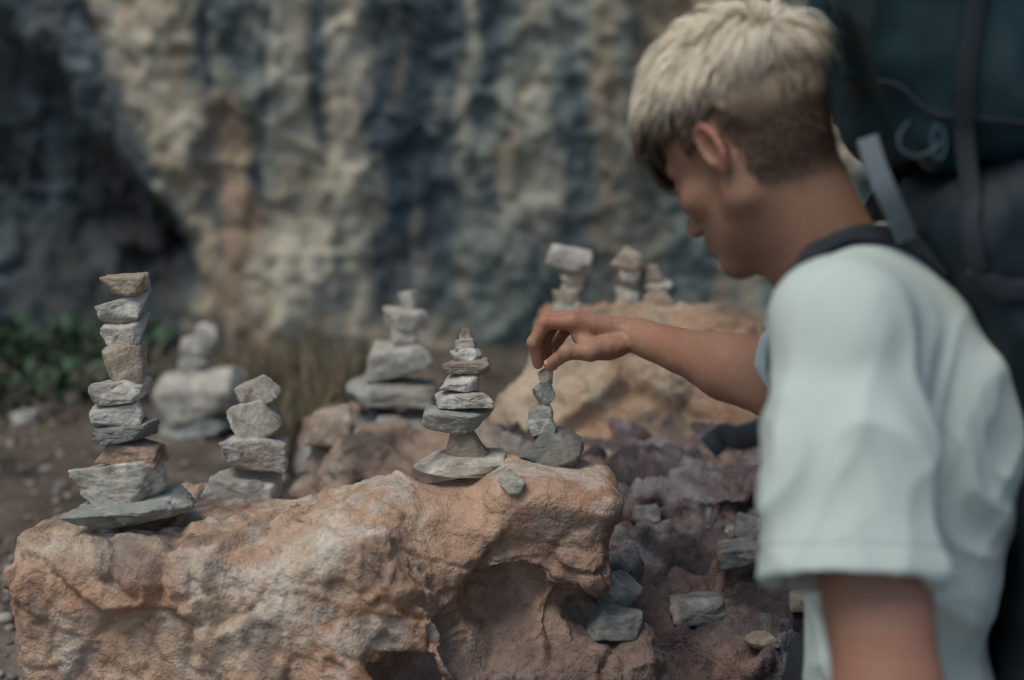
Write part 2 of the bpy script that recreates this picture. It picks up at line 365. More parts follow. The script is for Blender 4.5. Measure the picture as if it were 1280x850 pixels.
# low mound under the middle cairn
f=Field((-.55,2.3,.6),(.15,3.3,1.2),.0075)
f.cap(P(450,605,2.6),P(600,602,2.62),.11,.10,.04); f.box(P(478,592,2.93),(.15,.13,.12),.06,.06); f.box((-.18,2.7,.72),(.24,.25,.15),.08,.06)
V,F=f.mesh(); V=relax(V,F,1); V,Nn,d=rockify(V,F,.16,.028,400,1.1,.3)
c=np.tile(np.array([.36,.26,.19]),(len(V),1)); c=mixc(c,np.array([.30,.295,.265]),sstep(-.1,.4,fbm(V*6,4,91))); c=mixc(c,np.array([.14,.11,.09]),sstep(.1,.5,fbm(V*8+8,4,92)))
tag(mesh_np('boulder',V,F,M_boulder,col=c,origin=(-.2,2.7,.7)),'low pinkish grey boulder behind the front one, under the middle cairn','boulder')
BV['mound']=BVHTree.FromPolygons(V.tolist(),F.tolist())
gi=np.where(sub)[0]; gm=np.full(len(GV),-1); gm[gi]=np.arange(len(gi)); gf=gm[GF]; gf=gf[(gf>=0).all(1)]
BV['ground']=BVHTree.FromPolygons(GV[gi].tolist(),gf.tolist())
def cast(keys,px,py):
    d=P(px,py,1)-CAM; d=d/np.linalg.norm(d); best=None
    for k in keys:
        h=BV[k].ray_cast(Vector(CAM),Vector(d))
        if h[0] is not None and (best is None or h[3]<best[1]): best=(np.array(h[0]),h[3])
    return None if best is None else float((best[0]-CAM)@FW)
# ---------------------------------------------------------------- stones
def ico(n):
    bm=bmesh.new(); bmesh.ops.create_icosphere(bm,subdivisions=n,radius=1); 
    V=np.array([v.co[:] for v in bm.verts]); F=np.array([[v.index for v in fc.verts] for fc in bm.faces]); bm.free(); return V/np.linalg.norm(V,axis=1)[:,None],F
ICO={3:ico(3),4:ico(5),5:ico(6)}
PAL={'p':(.43,.402,.338),'g':(.31,.32,.28),'t':(.41,.33,.24),'r':(.32,.225,.16),'d':(.175,.18,.17),'w':(.50,.475,.41),'b':(.28,.235,.18)}
def stone_shape(sub,seed,flat=1.,taper=0.,npl=12):
    r_=np.random.default_rng(seed); D,F=ICO[sub]
    ax=np.array([[0,0,1],[0,0,-1],[1,0,0],[-1,0,0],[0,-1,0],[0,1,0]],float)+r_.normal(size=(6,3))*np.array([.13,.13,.13])
    ax[2:4,2]+=r_.uniform(-.45,.45,2)
    n=r_.normal(size=(npl,3)); n=np.concatenate([n,ax]); n/=np.linalg.norm(n,axis=1)[:,None]
    h=r_.uniform(.78,1.08,len(n)); h[-6:-4]=r_.uniform(.60,.68,2); h[-4:]=r_.uniform(.72,.92,4)
    dn=D@n.T; q=np.where(dn>.05,h/np.maximum(dn,.05),20.)
    kk=22.; r=-np.log(np.exp(-kk*q).sum(1))/kk
    V=D*r[:,None]
    V=V*(1+ .055*facet(V*1.7+seed*3.7,seed)[:,None]+.055*fbm(V*2.2+seed,3,seed+3)[:,None]+.022*facet(V*5+seed,seed+9)[:,None]+.016*fbm(V*9+seed,3,seed+5)[:,None])
    V[:,0]*=1-taper*V[:,2]; V[:,1]*=1-taper*V[:,2]
    return V,F
def stone(bb,d,tilt,taper,colk,label,group,seed,sub=4,name='stone',deep=.8):
    x0,y0,x1,y1=bb; V,F=stone_shape(sub,seed,taper=taper)
    w=(x1-x0)/FP*d; hh=(y1-y0)/FP*d; dy=w*deep
    if dy>hh*3.2: dy=hh*3.2
    V=V/np.abs(V).max(0)*np.array([w/2,dy/2,hh/2]); V=V@Ry(R(-tilt)).T
    c=P((x0+x1)/2,(y0+y1)/2,d); S=V.copy()
    sx=sz=1.
    for it in range(6):
        T=S*np.array([sx,1,sz])+c; a,b_=proj(T)
        sx*=(x1-x0)/(a.max()-a.min()); r=(y1-y0)/(b_.max()-b_.min()); sz*=r**1.4; sz=max(sz,.45)
        T=S*np.array([sx,1,sz])+c; a,b_=proj(T)
        c=c+RT*(((x0+x1)/2-(a.max()+a.min())/2)/FP*d)+np.array([0,0,1])*(((b_.max()+b_.min())/2-(y0+y1)/2)/FP*d)
    S=S*np.array([sx,1,sz])
    s0=fbm(S*30+seed,4,seed); base=np.array(PAL[colk])*np.random.default_rng(seed).uniform(.88,1.1)
    col=np.tile(base,(len(S),1)); col=mixc(col,base*.6,sstep(.1,.5,s0)); col=mixc(col,np.minimum(base*1.3+.03,.75),sstep(.1,.5,fbm(S*45+9+seed,3,seed+2)))
    col=mixc(col,np.array([.34,.25,.17]),sstep(.05,.5,fbm(S*20+31+seed,3,seed+4))*.4)
    o=mesh_np(name,S+c,F,M_stone,col=col,origin=c)
    tag(o,label,'stone',group); return o
ORD=['topmost','second from top','third from top','fourth from top','fifth from top','sixth from top','seventh from top','eighth from top','ninth from top','tenth from top']
CN={'p':'pale','g':'greenish grey','t':'tan','r':'reddish brown','d':'dark grey','w':'whitish','b':'brown'}
def cairn(which,stones,d,sub,sd):
    n=len(stones)
    for i,s in enumerate(stones):
        bb,tilt,tp,ck,adj=s[:5]; deep=s[5] if len(s)>5 else .8
        pos='base stone' if i==n-1 else ('stone, '+ORD[i])
        dd=d+ (0 if i==n-1 else rng.uniform(-.004,.004))
        x0,y0,x1,y1=bb
        if i<n-1: y1+=3.5
        stone((x0,y0,x1,y1),dd,tilt,tp,ck,f'{adj} {CN[ck]} {pos} of the {which}',f'stones of the {which}',sd+i*7,sub,deep=deep)
D0=cast(['front'],150,652) or 1.86
cairn('tall leftmost cairn',[((124,340,190,367),-3,-.1,'t','small flat'),((118,363,188,401),8,.05,'p','rounded'),((125,388,188,434),14,0,'p','thick tilted'),((127,426,185,478),-6,-.05,'t','blocky'),
 ((110,469,192,504),10,0,'p','thin slanting'),((111,493,187,532),8,0,'w','lumpy'),((114,521,200,553),3,0,'d','shadowed flat'),((118,544,212,584),-5,.05,'r','wedge shaped'),((85,571,212,633),4,-.03,'p','broad thick',.6),((73,605,248,661),7,-.08,'g','wide slab like',1.)],D0,5,1003)  # the shadowed stone's dark grey has its shade put into the colour
D1=2.10
cairn('short cairn beside the leftmost',[((292,468,352,512),22,.1,'p','tilted angular'),((283,497,353,558),32,0,'p','rough upright'),((273,541,363,588),-6,.1,'p','wide'),((245,583,353,660),0,-.05,'p','big blocky')],D1,5,1104)
D2=cast(['front'],577,582) or 1.95
cairn('central pointed cairn',[((574,409,592,426),0,.45,'t','tiny cone shaped'),((568,423,596,438),5,.1,'p','little'),((562,435,603,451),-3,.1,'w','small'),((552,445,613,465),3,0,'b','flat'),((549,460,609,487),2,0,'w','thick flat'),
 ((543,485,618,508),-2,0,'p','flat sharp edged'),((527,506,618,540),-3,-.2,'g','wide wedge'),((557,529,613,572),8,.35,'b','pyramid shaped'),((515,559,637,598),-3,.1,'p','broad slab like')],D2-.01,5,1200)
D3=cast(['front'],688,575) or 1.95
D3=min(D3,1.965)
cairn('slim cairn under the fingers',[((672,456,692,477),-5,.1,'p','small'),((665,473,694,508),20,.1,'g','upright angular'),((659,502,692,528),12,0,'w','slanting'),((657,520,695,542),8,0,'g','small wedge'),((646,532,731,589),-18,.38,'d','rough triangular')],D3-.01,5,1305)
stone((622,582,657,626),(cast(['front'],640,605) or 1.9)-.004,60,0,'p','small whitish stone leaning on the boulder below the central pointed cairn',None,1390,5)
D4=cast(['ground'],240,540) or 3.9
D4=min(max(D4,3.5),4.1)
cairn('blurred far left cairn',[((243,402,274,432),20,.2,'w','small'),((224,417,264,450),5,.1,'p','tilted'),((222,446,264,468),0,0,'g','flat'),((190,457,314,530),0,.02,'p','big angular block'),((198,512,290,550),0,0,'g','flat')],D4,4,1400)
D5=cast(['mound'],488,503) or 2.9
D5=min(max(D5,2.75),3.0)
cairn('blurred middle cairn',[((497,363,524,388),25,.3,'w','little pointed'),((478,382,536,412),0,.1,'p','flat'),((486,405,526,430),0,0,'p','narrow'),((457,424,541,476),6,.1,'p','wide angular'),((432,467,546,512),-2,.1,'g','broad dark')],D5,4,1500)
D6=cast(['mid'],708,392) or 3.05
D6=min(max(D6,2.9),3.2)
cairn('slant capped far cairn',[((682,305,741,341),-20,0,'w','slanting flat'),((699,337,732,352),0,0,'t','small'),((700,348,729,366),3,0,'p','small lumpy'),((690,362,726,377),-3,0,'t','flat'),((689,373,727,402),0,.1,'p','thick')],D6,4,1600)
D7=cast(['mid'],785,380) or 3.1
D7=min(max(D7,2.95),3.25)
cairn('second far cairn on the boulder',[((762,307,806,336),-14,.1,'t','tilted'),((771,331,800,350),0,0,'p','small'),((768,345,799,363),3,0,'b','flat'),((769,359,799,390),0,.1,'p','thick')],D7,4,1700)
cairn('smallest far pile nearest the forearm',[((803,330,829,350),0,.2,'b','small pointed'),((797,346,841,364),3,0,'p','flat'),((800,360,844,390),0,.1,'t','thick')],D7+.02,4,1800)
# loose stones
def loose(bb,keys,tilt,ck,label,sd,grp=None,deep=.8,tp=0):
    cxx=(bb[0]+bb[2])/2; d=cast(keys,cxx,bb[3]-.3*(bb[3]-bb[1]))
    if d is None: return
    stone(bb,d-.012,tilt,tp,ck,label,grp,sd,4,deep=deep)
A_=['dark','front','mid']
loose((748,692,790,724),A_,25,'d','small dark angular stone, uppermost of three piled in the dark hollow',2001)
loose((744,712,804,777),A_,-30,'g','upright grey green stone in the middle of three piled in the dark hollow',2002)
loose((733,754,804,802),A_,-12,'g','flat grey stone lowest of three piled in the dark hollow',2003)
loose((790,629,827,655),A_,5,'d','small rounded grey stone alone on the upper dark rock',2004)
loose((836,739,916,784),A_,4,'d','wide angular dark grey stone in the middle of the dark rock',2005)
loose((895,672,952,715),A_,12,'d','flat grey stone beside the sleeve edge, lower of two',2006)
loose((916,640,955,676),A_,-20,'d','grey stone beside the sleeve edge, upper of two',2007)
loose((903,655,922,675),A_,0,'g','thumb sized grey pebble left of the two sleeve side stones',2008)
loose((985,735,1036,768),A_,0,'b','brown angular stone low beside the arm hole of the shirt',2009)
loose((930,788,975,812),A_,0,'b','small brown stone low on the dark rock near the frame bottom',2010)
loose((12,511,51,534),['ground'],5,'w','small white stone alone on the ground at the far left edge',2011)
loose((0,420,28,450),['ground'],5,'g','pale grey stone among the green weeds at the left edge',2012)
loose((380,505,440,560),['mound','ground'],5,'t','tan stone left of the mound under the middle cairn',2013)
# gravel (uncountable)
GVs=[];GFs=[];GCs=[];off=0; d2,f2=ico(2)
for k in range(2600):
    if k<1900: x=rng.uniform(-2.3,-.1); y=rng.uniform(2.2,4.9)
    else: x=rng.uniform(-1.3,-.68); y=rng.uniform(2.0,2.9)
    s=rng.uniform(.003,.011)*(2.0 if rng.random()<.12 else 1)
    v=d2*(1+.25*vn(d2*1.7+k,k))[:,None]*np.array([s,s*rng.uniform(.6,1),s*.6]); v=v@Rz(rng.uniform(0,6)).T
    z=ground_h(np.array([x]),np.array([y]))[0]+s*.2
    GVs.append(v+np.array([x,y,z])); GFs.append(f2+off); off+=len(d2); GCs.append(np.tile(np.array([.26,.24,.21])*rng.uniform(.5,1.5),(len(d2),1)))
tag(mesh_np('gravel',np.concatenate(GVs),np.concatenate(GFs),M_stone,col=np.concatenate(GCs)),'fine grey gravel scattered over the brown ground','gravel',kind='stuff')
# ---------------------------------------------------------------- grass and weeds
def blades(base,n,h,spread,cols,w=.0022,droop=.5,leaf=False):
    Vs=[];Fs=[];Cs=[];o=0
    for k in range(n):
        a=rng.uniform(0,2*math.pi); L=h*rng.uniform(.5,1.1); r=spread*math.sqrt(rng.random()); b0=base+np.array([math.cos(a)*r*.5,math.sin(a)*r*.5,-.01])
        b0[2]=ground_h(np.array([b0[0]]),np.array([b0[1]]))[0]-.004 if b0[1]>2.3 else b0[2]
        if leaf: b0[2]+=rng.uniform(0,h*.7); L*=.55
        a2=a+rng.normal()*.7; dr=np.array([math.cos(a2),math.sin(a2),0]); sd=np.array([-dr[1],dr[0],0]); lean=rng.uniform(.1,droop) if not leaf else rng.uniform(.6,1.3); cc=np.array(cols[rng.integers(len(cols))])*rng.uniform(.6,1.3); ns=5
        for i in range(ns+1):
            t=i/ns; p=b0+np.array([0,0,1])*L*(t-.45*lean*t*t)+dr*L*lean*t*t
            ww=w*(1-t)**.7 if not leaf else w*math.sin(math.pi*(.08+.9*t))
            Vs+= [p-sd*ww,p+sd*ww]; Cs+=[cc,cc]
            if i<ns: Fs.append([o+2*i,o+2*i+1,o+2*i+3,o+2*i+2])
        o+=2*(ns+1)
    return np.array(Vs),np.array(Fs),np.array(Cs)
dry=[(.27,.21,.12),(.19,.15,.09),(.12,.12,.07)]; grn=[(.035,.078,.038),(.055,.11,.055),(.025,.05,.03)]
def tuft(px,py,hp,n,sp,cols,label,name,cat,grp,w=.0022,droop=.6,leaf=False):
    d=cast(['ground'],px,py)
    if d is None: return
    b0=P(px,py,d); V,F,C=blades(b0,n,hp/FP*d,sp,cols,w,droop,leaf)
    tag(mesh_np(name,V,F,M_grass,col=C,origin=b0),label,cat,grp,'stuff' if leaf else None)
tuft(365,590,150,210,.20,dry,'dry brown grass tuft behind the short cairn','grass_tuft','grass','dry grass tufts',.0022)
tuft(405,545,145,220,.24,dry,'dry grass tuft left of the middle cairn base','grass_tuft','grass','dry grass tufts',.0022)
tuft(340,500,95,260,.30,dry,'far dry grass tuft at the foot of the cliff','grass_tuft','grass','dry grass tufts',.003)
tuft(425,500,95,260,.28,dry,'sparse dry tuft between far block and middle cairn','grass_tuft','grass','dry grass tufts',.003)
tuft(160,500,60,170,.25,dry+grn,'small mixed tuft behind the tall leftmost cairn','grass_tuft','grass','dry grass tufts')
tuft(35,505,60,110,.55,grn,'low green leafy weed at the left edge in front of the cave','weed','plant','green weeds',.013,.9,True)
tuft(90,465,70,130,.65,grn,'green leafy weed beneath the dark cave, right of the edge one','weed','plant','green weeds',.015,.9,True)
tuft(15,450,60,110,.55,grn,'green weed deepest in the left corner by the cave','weed','plant','green weeds',.015,.9,True)
tuft(590,470,40,150,.2,dry,'dry tuft at the cliff foot behind the pointed cairn','grass_tuft','grass','dry grass tufts')
# fallen needles (uncountable)
Vs=[];Fs=[];Cs=[]
for k in range(3500):
    x=rng.uniform(-2.3,.1);y=rng.uniform(2.2,4.8); a=rng.uniform(0,6.28); l=rng.uniform(.012,.035); z=ground_h(np.array([x]),np.array([y]))[0]+.004
    dx=np.array([math.cos(a)*l,math.sin(a)*l,rng.uniform(-.003,.006)]); s=np.array([-math.sin(a),math.cos(a),0])*.0009; p=np.array([x,y,z]); o=len(Vs)
    Vs+=[p-s,p+s,p+dx+s,p+dx-s]; Fs.append([o,o+1,o+2,o+3]); cc=np.array([.26,.17,.10])*rng.uniform(.5,1.4); Cs+=[cc]*4
tag(mesh_np('needle_litter',np.array(Vs),np.array(Fs),M_grass,col=np.array(Cs)),'brown fallen needles littering the ground','litter',kind='stuff')

# ================================================================ PERSON
HC=P(942,183,1.455)                     # between the ears
yaw=R(46);pit=R(33)
fwh=np.array([-math.cos(yaw),math.sin(yaw),0]); lf=np.array([-fwh[1],fwh[0],0]); 
fw=fwh*math.cos(pit)-np.array([0,0,1])*math.sin(pit); upv=fwh*math.sin(pit)+np.array([0,0,1])*math.cos(pit)
roll=R(-2); lf,upv=lf*math.cos(roll)+upv*math.sin(roll),upv*math.cos(roll)-lf*math.sin(roll)
HM=np.stack([fw,lf,upv],1); HS=.96
def h2w(V): return HC+HS*(np.asarray(V)@HM.T)
def w2h(Pt): return ((np.asarray(Pt)-HC)@HM)/HS
NB=P(1045,335,1.455)                     # neck base
YK=P(1090,378,1.455)
root=np.array([.42,1.45,0.])
person=empty('person',root); tag(person,'person in a white t-shirt reaching out to place a stone on a slim cairn','person')
# head
nb=w2h(NB)
f=Field((-.15,-.13,-.30),(.15,.13,.16),.0022)
f.ell((-.008,0,.045),(.097,.076,.086),.01); f.ell((.030,0,.040),(.062,.066,.064),.02)
f.ell((.042,0,-.022),(.050,.055,.066),.02); f.ell((.038,0,-.060),(.046,.043,.040),.02)
f.ell((.070,0,-.062),(.027,.030,.030),.02)
for s in (-1,1):
    f.cap((.008,s*.050,-.052),(.074,s*.012,-.092),.016,.015,.02); f.cap((-.002,s*.058,-.02),(.008,s*.050,-.052),.014,.016,.02)
    f.ell((.064,s*.042,-.022),(.022,.018,.018),.015); f.cap((.088,s*.010,.020),(.072,s*.045,.018),.010,.0095,.010)
    f.ell((.100,s*.032,-.001),(.017,.016,.012),.010,sub=True); f.ell((.078,s*.031,-.001),(.0135,.0145,.012),.004)
    f.cap((.092,s*.024,-.0035),(.078,s*.044,-.003),.0016,.0016,.002)
    f.cap((.103,s*.009,-.041),(.096,s*.011,-.040),.0065,.006,.006)
    # ear
    ce=np.array([-.006,s*.076,.0]); M=Rz(s*R(-18))@Ry(R(12))
    f.ell(ce,(.0150,.0065,.0265),.006,M=M); 
    ring=[ce+M@np.array([.0138*math.cos(t),s*.0045,.0255*math.sin(t)]) for t in np.linspace(-1.9,-1.9-5.0,12)]
    f.chain(ring,[.0036]*12,.003); f.ell(ce+M@np.array([.003,s*.006,-.002]),(.008,.0055,.014),.004,sub=True)
    f.ell(ce+M@np.array([.004,s*.002,-.025]),(.007,.0045,.008),.005)
f.ell((.082,0,-.096),(.017,.020,.016),.015)
f.cap((.092,0,.008),(.115,0,-.034),.0058,.0076,.012); f.ell((.115,0,-.037),(.008,.009,.007),.007)
f.cap((.094,-.018,-.064),(.094,.018,-.064),.0055,.0055,.006); f.cap((.098,-.008,-.063),(.098,.008,-.063),.004,.004,.005); f.cap((.092,-.015,-.073),(.092,.015,-.073),.006,.006,.006)
f.cap((.103,-.02,-.0685),(.103,.02,-.0685),.0014,.0014,.002,sub=True)
f.cap((-.030,0,-.02),nb+(nb-np.array([-.03,0,-.02]))*.15,.047,.057,.035)
f.cap((.02,0,-.075),nb+np.array([.025,0,-.0]),.030,.040,.03)
for s in (-1,1): f.cap((-.02,s*.043,-.03),nb+np.array([.02,s*.02,.0]),.013,.016,.018)
V,F=f.mesh(); V=relax(V,F,2); HNn=normals(V,F); HVl=V
sk=np.array([.290,.155,.098])
c=np.tile(sk,(len(V),1)); c=mixc(c,np.array([.33,.14,.092]),sstep(-.1,.5,fbm(V*18,3,41))*.5)
lip=np.exp(-((V[:,0]-.098)/.01)**2-((V[:,2]+.068)/.009)**2-(V[:,1]/.02)**2); c=mixc(c,np.array([.33,.11,.09]),np.clip(lip,0,1)*.8)
brow=np.exp(-((V[:,2]-.022-.1*(np.abs(V[:,1])-.03))/.005)**2)*sstep(.008,.014,np.abs(V[:,1]))*sstep(.055,.046,np.abs(V[:,1]))*(V[:,0]>.05); c=mixc(c,np.array([.09,.055,.035]),np.clip(brow,0,1)*.85)
lash=np.exp(-((V[:,2]+.0035)/.0028)**2)*sstep(.016,.022,np.abs(V[:,1]))*sstep(.049,.043,np.abs(V[:,1]))*(V[:,0]>.06); c=mixc(c,np.array([.05,.03,.02]),np.clip(lash,0,1)*.8)
earm=sstep(.072,.09,np.abs(V[:,1]))*sstep(.05,.02,np.abs(V[:,2])); c=mixc(c,np.array([.38,.14,.09]),earm*.7)
crop=sstep(-.018,-.038,V[:,0])*sstep(-.095,-.045,V[:,2]+.008*fbm(V*40,2,45)+ -.25*(V[:,0]+.05))*sstep(.095,.08,np.abs(V[:,1])); 
crop=np.maximum(crop,sstep(.025,.035,V[:,2])*sstep(.03,.0,V[:,0])); c=mixc(c,np.array([.085,.055,.040]),crop*.88)
HV=h2w(V); parts=[(HV,F,c)]
# right arm (reaching)
f=Field((.0,1.50,1.20),(.46,2.08,1.60),.0019)
SR=P(1085,385,1.60); EL=P(985,484,1.72); WR=P(794,419,1.942)
f.cap(SR,EL,.047,.041,.02); mid=EL+(WR-EL)*.36
f.chain([EL,mid,WR],[.040,.0385,.0222],.02); f.cap(EL+(WR-EL)*.10+np.array([0,0,.006]),EL+(WR-EL)*.48+np.array([0,0,.000]),.037,.032,.015)
f.cap(EL+(WR-EL)*.08+np.array([0,-.010,-.010]),EL+(WR-EL)*.42+np.array([0,-.008,-.008]),.033,.028,.012)
f.cap(WR+(EL-WR)*.12+np.array([0,-.012,0]),WR+np.array([0,-.01,0]),.0190,.0182,.012); f.cap(WR+(EL-WR)*.12+np.array([0,.012,0]),WR+np.array([0,.012,0]),.0190,.0182,.012)
f.cap(WR+(EL-WR)*.05+np.array([0,-.010,-.012]),WR+(EL-WR)*.55+np.array([0,-.020,-.014]),.005,.008,.010)
f.ell(WR+np.array([.012,.020,.012]),(.009,.009,.009),.008)
FG={'index':([(718,402,1.922),(682,403,1.922),(667,428,1.928),(673,455,1.942)],[.0112,.0097,.0084,.0068]),
    'middle':([(723,399,1.944),(685,398,1.948),(671,423,1.952),(678,450,1.955)],[.0112,.0097,.0084,.0070]),
    'ring':([(730,402,1.964),(694,402,1.970),(680,427,1.973),(687,449,1.970)],[.0107,.0091,.0080,.0067]),
    'little':([(737,408,1.982),(708,411,1.990),(695,430,1.992),(700,447,1.988)],[.0097,.0081,.0072,.0062])}
for nme,(pp,rr) in FG.items():
    pts=[P(*q) for q in pp]; m0=WR+(pts[0]-WR)*.25
    f.cap(m0,pts[0],.0145,rr[0]+.0012,.012)
    for i in range(3): f.cap(pts[i],pts[i+1],rr[i],rr[i+1]+(.0004),.0022 if i else .005)
    f.ell(pts[1],(rr[1]*1.05,)*3,.003); f.ell(pts[2],(rr[2]*1.04,)*3,.002); f.ell(pts[0]+np.array([0,0,.003]),(rr[0]*.9,)*3,.004)
TH=[P(775,431,1.925),P(738,440,1.905),P(709,440,1.903),P(687,456,1.930)]
f.chain(TH,[.0155,.0122,.0100,.0081],.006); f.ell(TH[2],(.0106,)*3,.003); f.ell((TH[0]+TH[1])/2+np.array([0,.012,-.002]),(.022,.018,.014),.012); f.ell(TH[3]+np.array([.003,0,-.0005]),(.0090,.0082,.0077),.003)
f.cap(TH[1]+np.array([.004,.006,.004]),P(724,421,1.925),.009,.010,.012)   # web
f.ell(P(768,424,1.960),(.03,.024,.0155),.012)
V,F=f.mesh(); V=relax(V,F,2,.4)
Nn=normals(V,F); V=V+Nn*(.0004*ridged(V*np.array([160,60,60]),2,44)*sstep(.2,.16,V[:,0])+.0010*fbm(V*40,3,46))[:,None]
c=np.tile(sk*1.03,(len(V),1)); c=mixc(c,np.array([.31,.125,.080]),sstep(-.1,.5,fbm(V*25,3,42))*.6)
hw=sstep(.22,.14,V[:,0]); c=c*(1+.20*hw[:,None])
for (pp,rr) in FG.values():
    for q in pp[1:]:
        g=np.exp(-(((V-P(*q))**2).sum(1))/(.009**2)); c=mixc(c,np.array([.42,.17,.115]),np.clip(g,0,1)*.5)
g=np.exp(-(((V-TH[3])**2).sum(1))/(.012**2)); c=mixc(c,np.array([.48,.22,.155]),np.clip(g,0,1)*.6)
parts.append((V,F,c))
# left arm (hanging)
SL=P(1050,412,1.29); EL2=P(1112,872,1.215); WR2=EL2+np.array([-.09,.02,-.24])
f=Field((.05,1.02,.60),(.50,1.45,1.56),.0035)
f.chain([SL,SL+(EL2-SL)*.45,EL2],[.054,.054,.043],.02); f.chain([EL2,EL2+(WR2-EL2)*.35,WR2],[.042,.040,.023],.02)
hd=(WR2-EL2)/np.linalg.norm(WR2-EL2)
for k,(o,l,r) in enumerate(((-.028,.075,.0088),(-.010,.085,.0092),(.009,.080,.009),(.027,.062,.0078))):
    m=WR2+hd*.085+np.array([o,.0,0]); f.cap(WR2+hd*.01,m,.016,.012,.012); b1=m+hd*l*.5+np.array([-.004,.006,0]); b2=b1+hd*l*.45+np.array([.002,.020,0]); f.cap(m,b1,r+.001,r,.004); f.cap(b1,b2,r,r-.002,.004)
t0=WR2+hd*.03+np.array([-.02,.008,0]); t1=t0+hd*.035+np.array([-.022,.012,0]); f.cap(t0,t1,.014,.0105,.01); f.cap(t1,t1+hd*.032+np.array([0,.008,0]),.010,.008,.004)
V,F=f.mesh(); V=relax(V,F,1); c=np.tile(sk*1.0,(len(V),1)); c=mixc(c,np.array([.35,.145,.10]),sstep(-.1,.5,fbm(V*14,3,43))*.4); parts.append((V,F,c))
# torso core, below cloth
def torso(f,g,sh=True):
    if sh:
        f.cap(YK,SL,.058+g,.048+g,.05); f.cap(YK,SR,.058+g,.050+g,.05)
        f.cap(NB+np.array([.01,0,-.02]),YK,.046+g,.052+g,.03)
    f.cap((.378,1.385,1.36),(.396,1.525,1.36),.088+g,.086+g,.06)
    f.cap((.386,1.385,1.28),(.398,1.52,1.28),.092+g,.090+g,.06); f.cap((.394,1.39,1.18),(.400,1.51,1.18),.085+g,.085+g,.06)
    f.cap((.402,1.41,1.07),(.405,1.50,1.07),.067+g,.067+g,.05)
    f.cap((.410,1.40,.95),(.42,1.51,.95),.085+g,.085+g,.06)
f=Field((.15,1.10,.80),(.65,1.85,1.65),.007); torso(f,-.008); V,F=f.mesh(); parts.append((V,F,np.tile(sk,(len(V),1))))
Vs=[];Fs=[];Cs=[];o=0
for v,ff,cc in parts: Vs.append(v);Fs.append(ff+o);Cs.append(cc);o+=len(v)
body=mesh_np('body',np.concatenate(Vs)-root,np.concatenate(Fs),M_skin,parent=person,col=np.concatenate(Cs))
# nails and eyes
def disc(name,c,n,t,rn,rt,rs,mat,par):
    n=n/np.linalg.norm(n); t=t-n*(t@n); t/=np.linalg.norm(t); s=np.cross(n,t); D,Fx=ICO[3]
    V=c+D[:,[0]]*n*rn+D[:,[1]]*t*rt+D[:,[2]]*s*rs; return mesh_np(name,V-root,Fx,mat,parent=par)
tt=TH[3]-TH[2]; disc('fingernail',TH[3]+np.array([-.002,-.0060,.0047]),np.array([-.2,-.8,.6]),tt,.0012,.0060,.0048,M_nail,body)
for nme in ('index','middle','ring','little'):
    a=P(*FG[nme][0][2]);b_=P(*FG[nme][0][3]); t=b_-a; n=np.array([-1,-.25,.1]); disc('fingernail',b_+n/np.linalg.norm(n)*.0058-t*.05,n,t,.0012,.0050,.0040,M_nail,body)
for s in (-1,1):
    disc('eye',h2w((.0790,s*.031,-.005)),fw,upv,.0128*.97,.0045,.0095,M_eye,body)
# ---- shirt
f=Field((.10,1.06,.93),(.60,1.86,1.60),.0034); torso(f,.010)
hemL=P(1060,727,1.235); axL=hemL-SL; axL/=np.linalg.norm(axL)
f.chain([SL+np.array([0,.01,.0]),SL+axL*.12,hemL+axL*.02],[.060,.067,.079],.03)
axR=(EL-SR)/np.linalg.norm(EL-SR); hemR=SR+(EL-SR)*.78; f.chain([SR,hemR+axR*.01],[.062,.066],.03)
def cyl_beyond(f,pt,ax,rad,ln=.1):
    def fn(X,Y,Z):
        t=(X-pt[0])*ax[0]+(Y-pt[1])*ax[1]+(Z-pt[2])*ax[2]
        r=np.sqrt(np.maximum((X-pt[0])**2+(Y-pt[1])**2+(Z-pt[2])**2-t*t,0)); return np.maximum(np.maximum(r-rad,-t),t-ln)
    m=rad+ln; f.op(fn,pt-m,pt+m,0,True)
cyl_beyond(f,hemL,axL,.14,.13); cyl_beyond(f,hemR,axR,.10,.10)
g2=Field((.10,1.06,.93),(.60,1.86,1.60),.0034); torso(g2,.010,False)
f.F=np.minimum(f.F,g2.F); del g2
f.cap(hemL-axL*.10,hemL+axL*.03,.054,.075,0,sub=True)
f.cap(hemR-axR*.05,hemR+axR*.03,.045,.062,0,sub=True)
neckax=(HC-NB)/np.linalg.norm(HC-NB)
f.cap(NB+neckax*.036,NB+neckax*.2,.058,.08,.006,sub=True)
f.plane((0,0,.955),(0,0,-1))
V,F=f.mesh(); V=relax(V,F,4); Nn=normals(V,F)
W=V+.07*np.stack([fbm(V*6,2,k) for k in (1,2,3)],1)
W2=W@Ry(R(32)).T; W3=W@Ry(R(-25)).T
def crease(Q,seed): return 1-np.abs(vn(Q,seed))**.7*2
fold=.009*fbm(W*np.array([12,12,3.0]),2,51)+.0070*crease(W*np.array([7,7,1.6]),57)+.0055*crease(W2*np.array([11,9,3.0])+3,55)+.0050*crease(W3*np.array([15,11,4.0])+8,58)+.0025*crease(W2*np.array([26,20,7.0])+5,59)
tS=(V-SL)@axL; fold*=.35+.65*sstep(.02,.14,1.49-V[:,2]); fold*=1-.25*np.exp(-((tS-np.linalg.norm(hemL-SL))/.03)**2)
V=V+Nn*fold[:,None]; V=relax(V,F,2)
hem=tS-np.linalg.norm(hemL-SL)+.024; near=V[:,1]<1.36; hem=np.where(near&(V[:,0]<.42),hem,.1)
V2,F2=V,F
shirt=mesh_np('t_shirt',V2-root,F2,M_shirt,parent=person,extra={'hem':hem})
SBV=BVHTree.FromPolygons(V2.tolist(),F2.tolist())
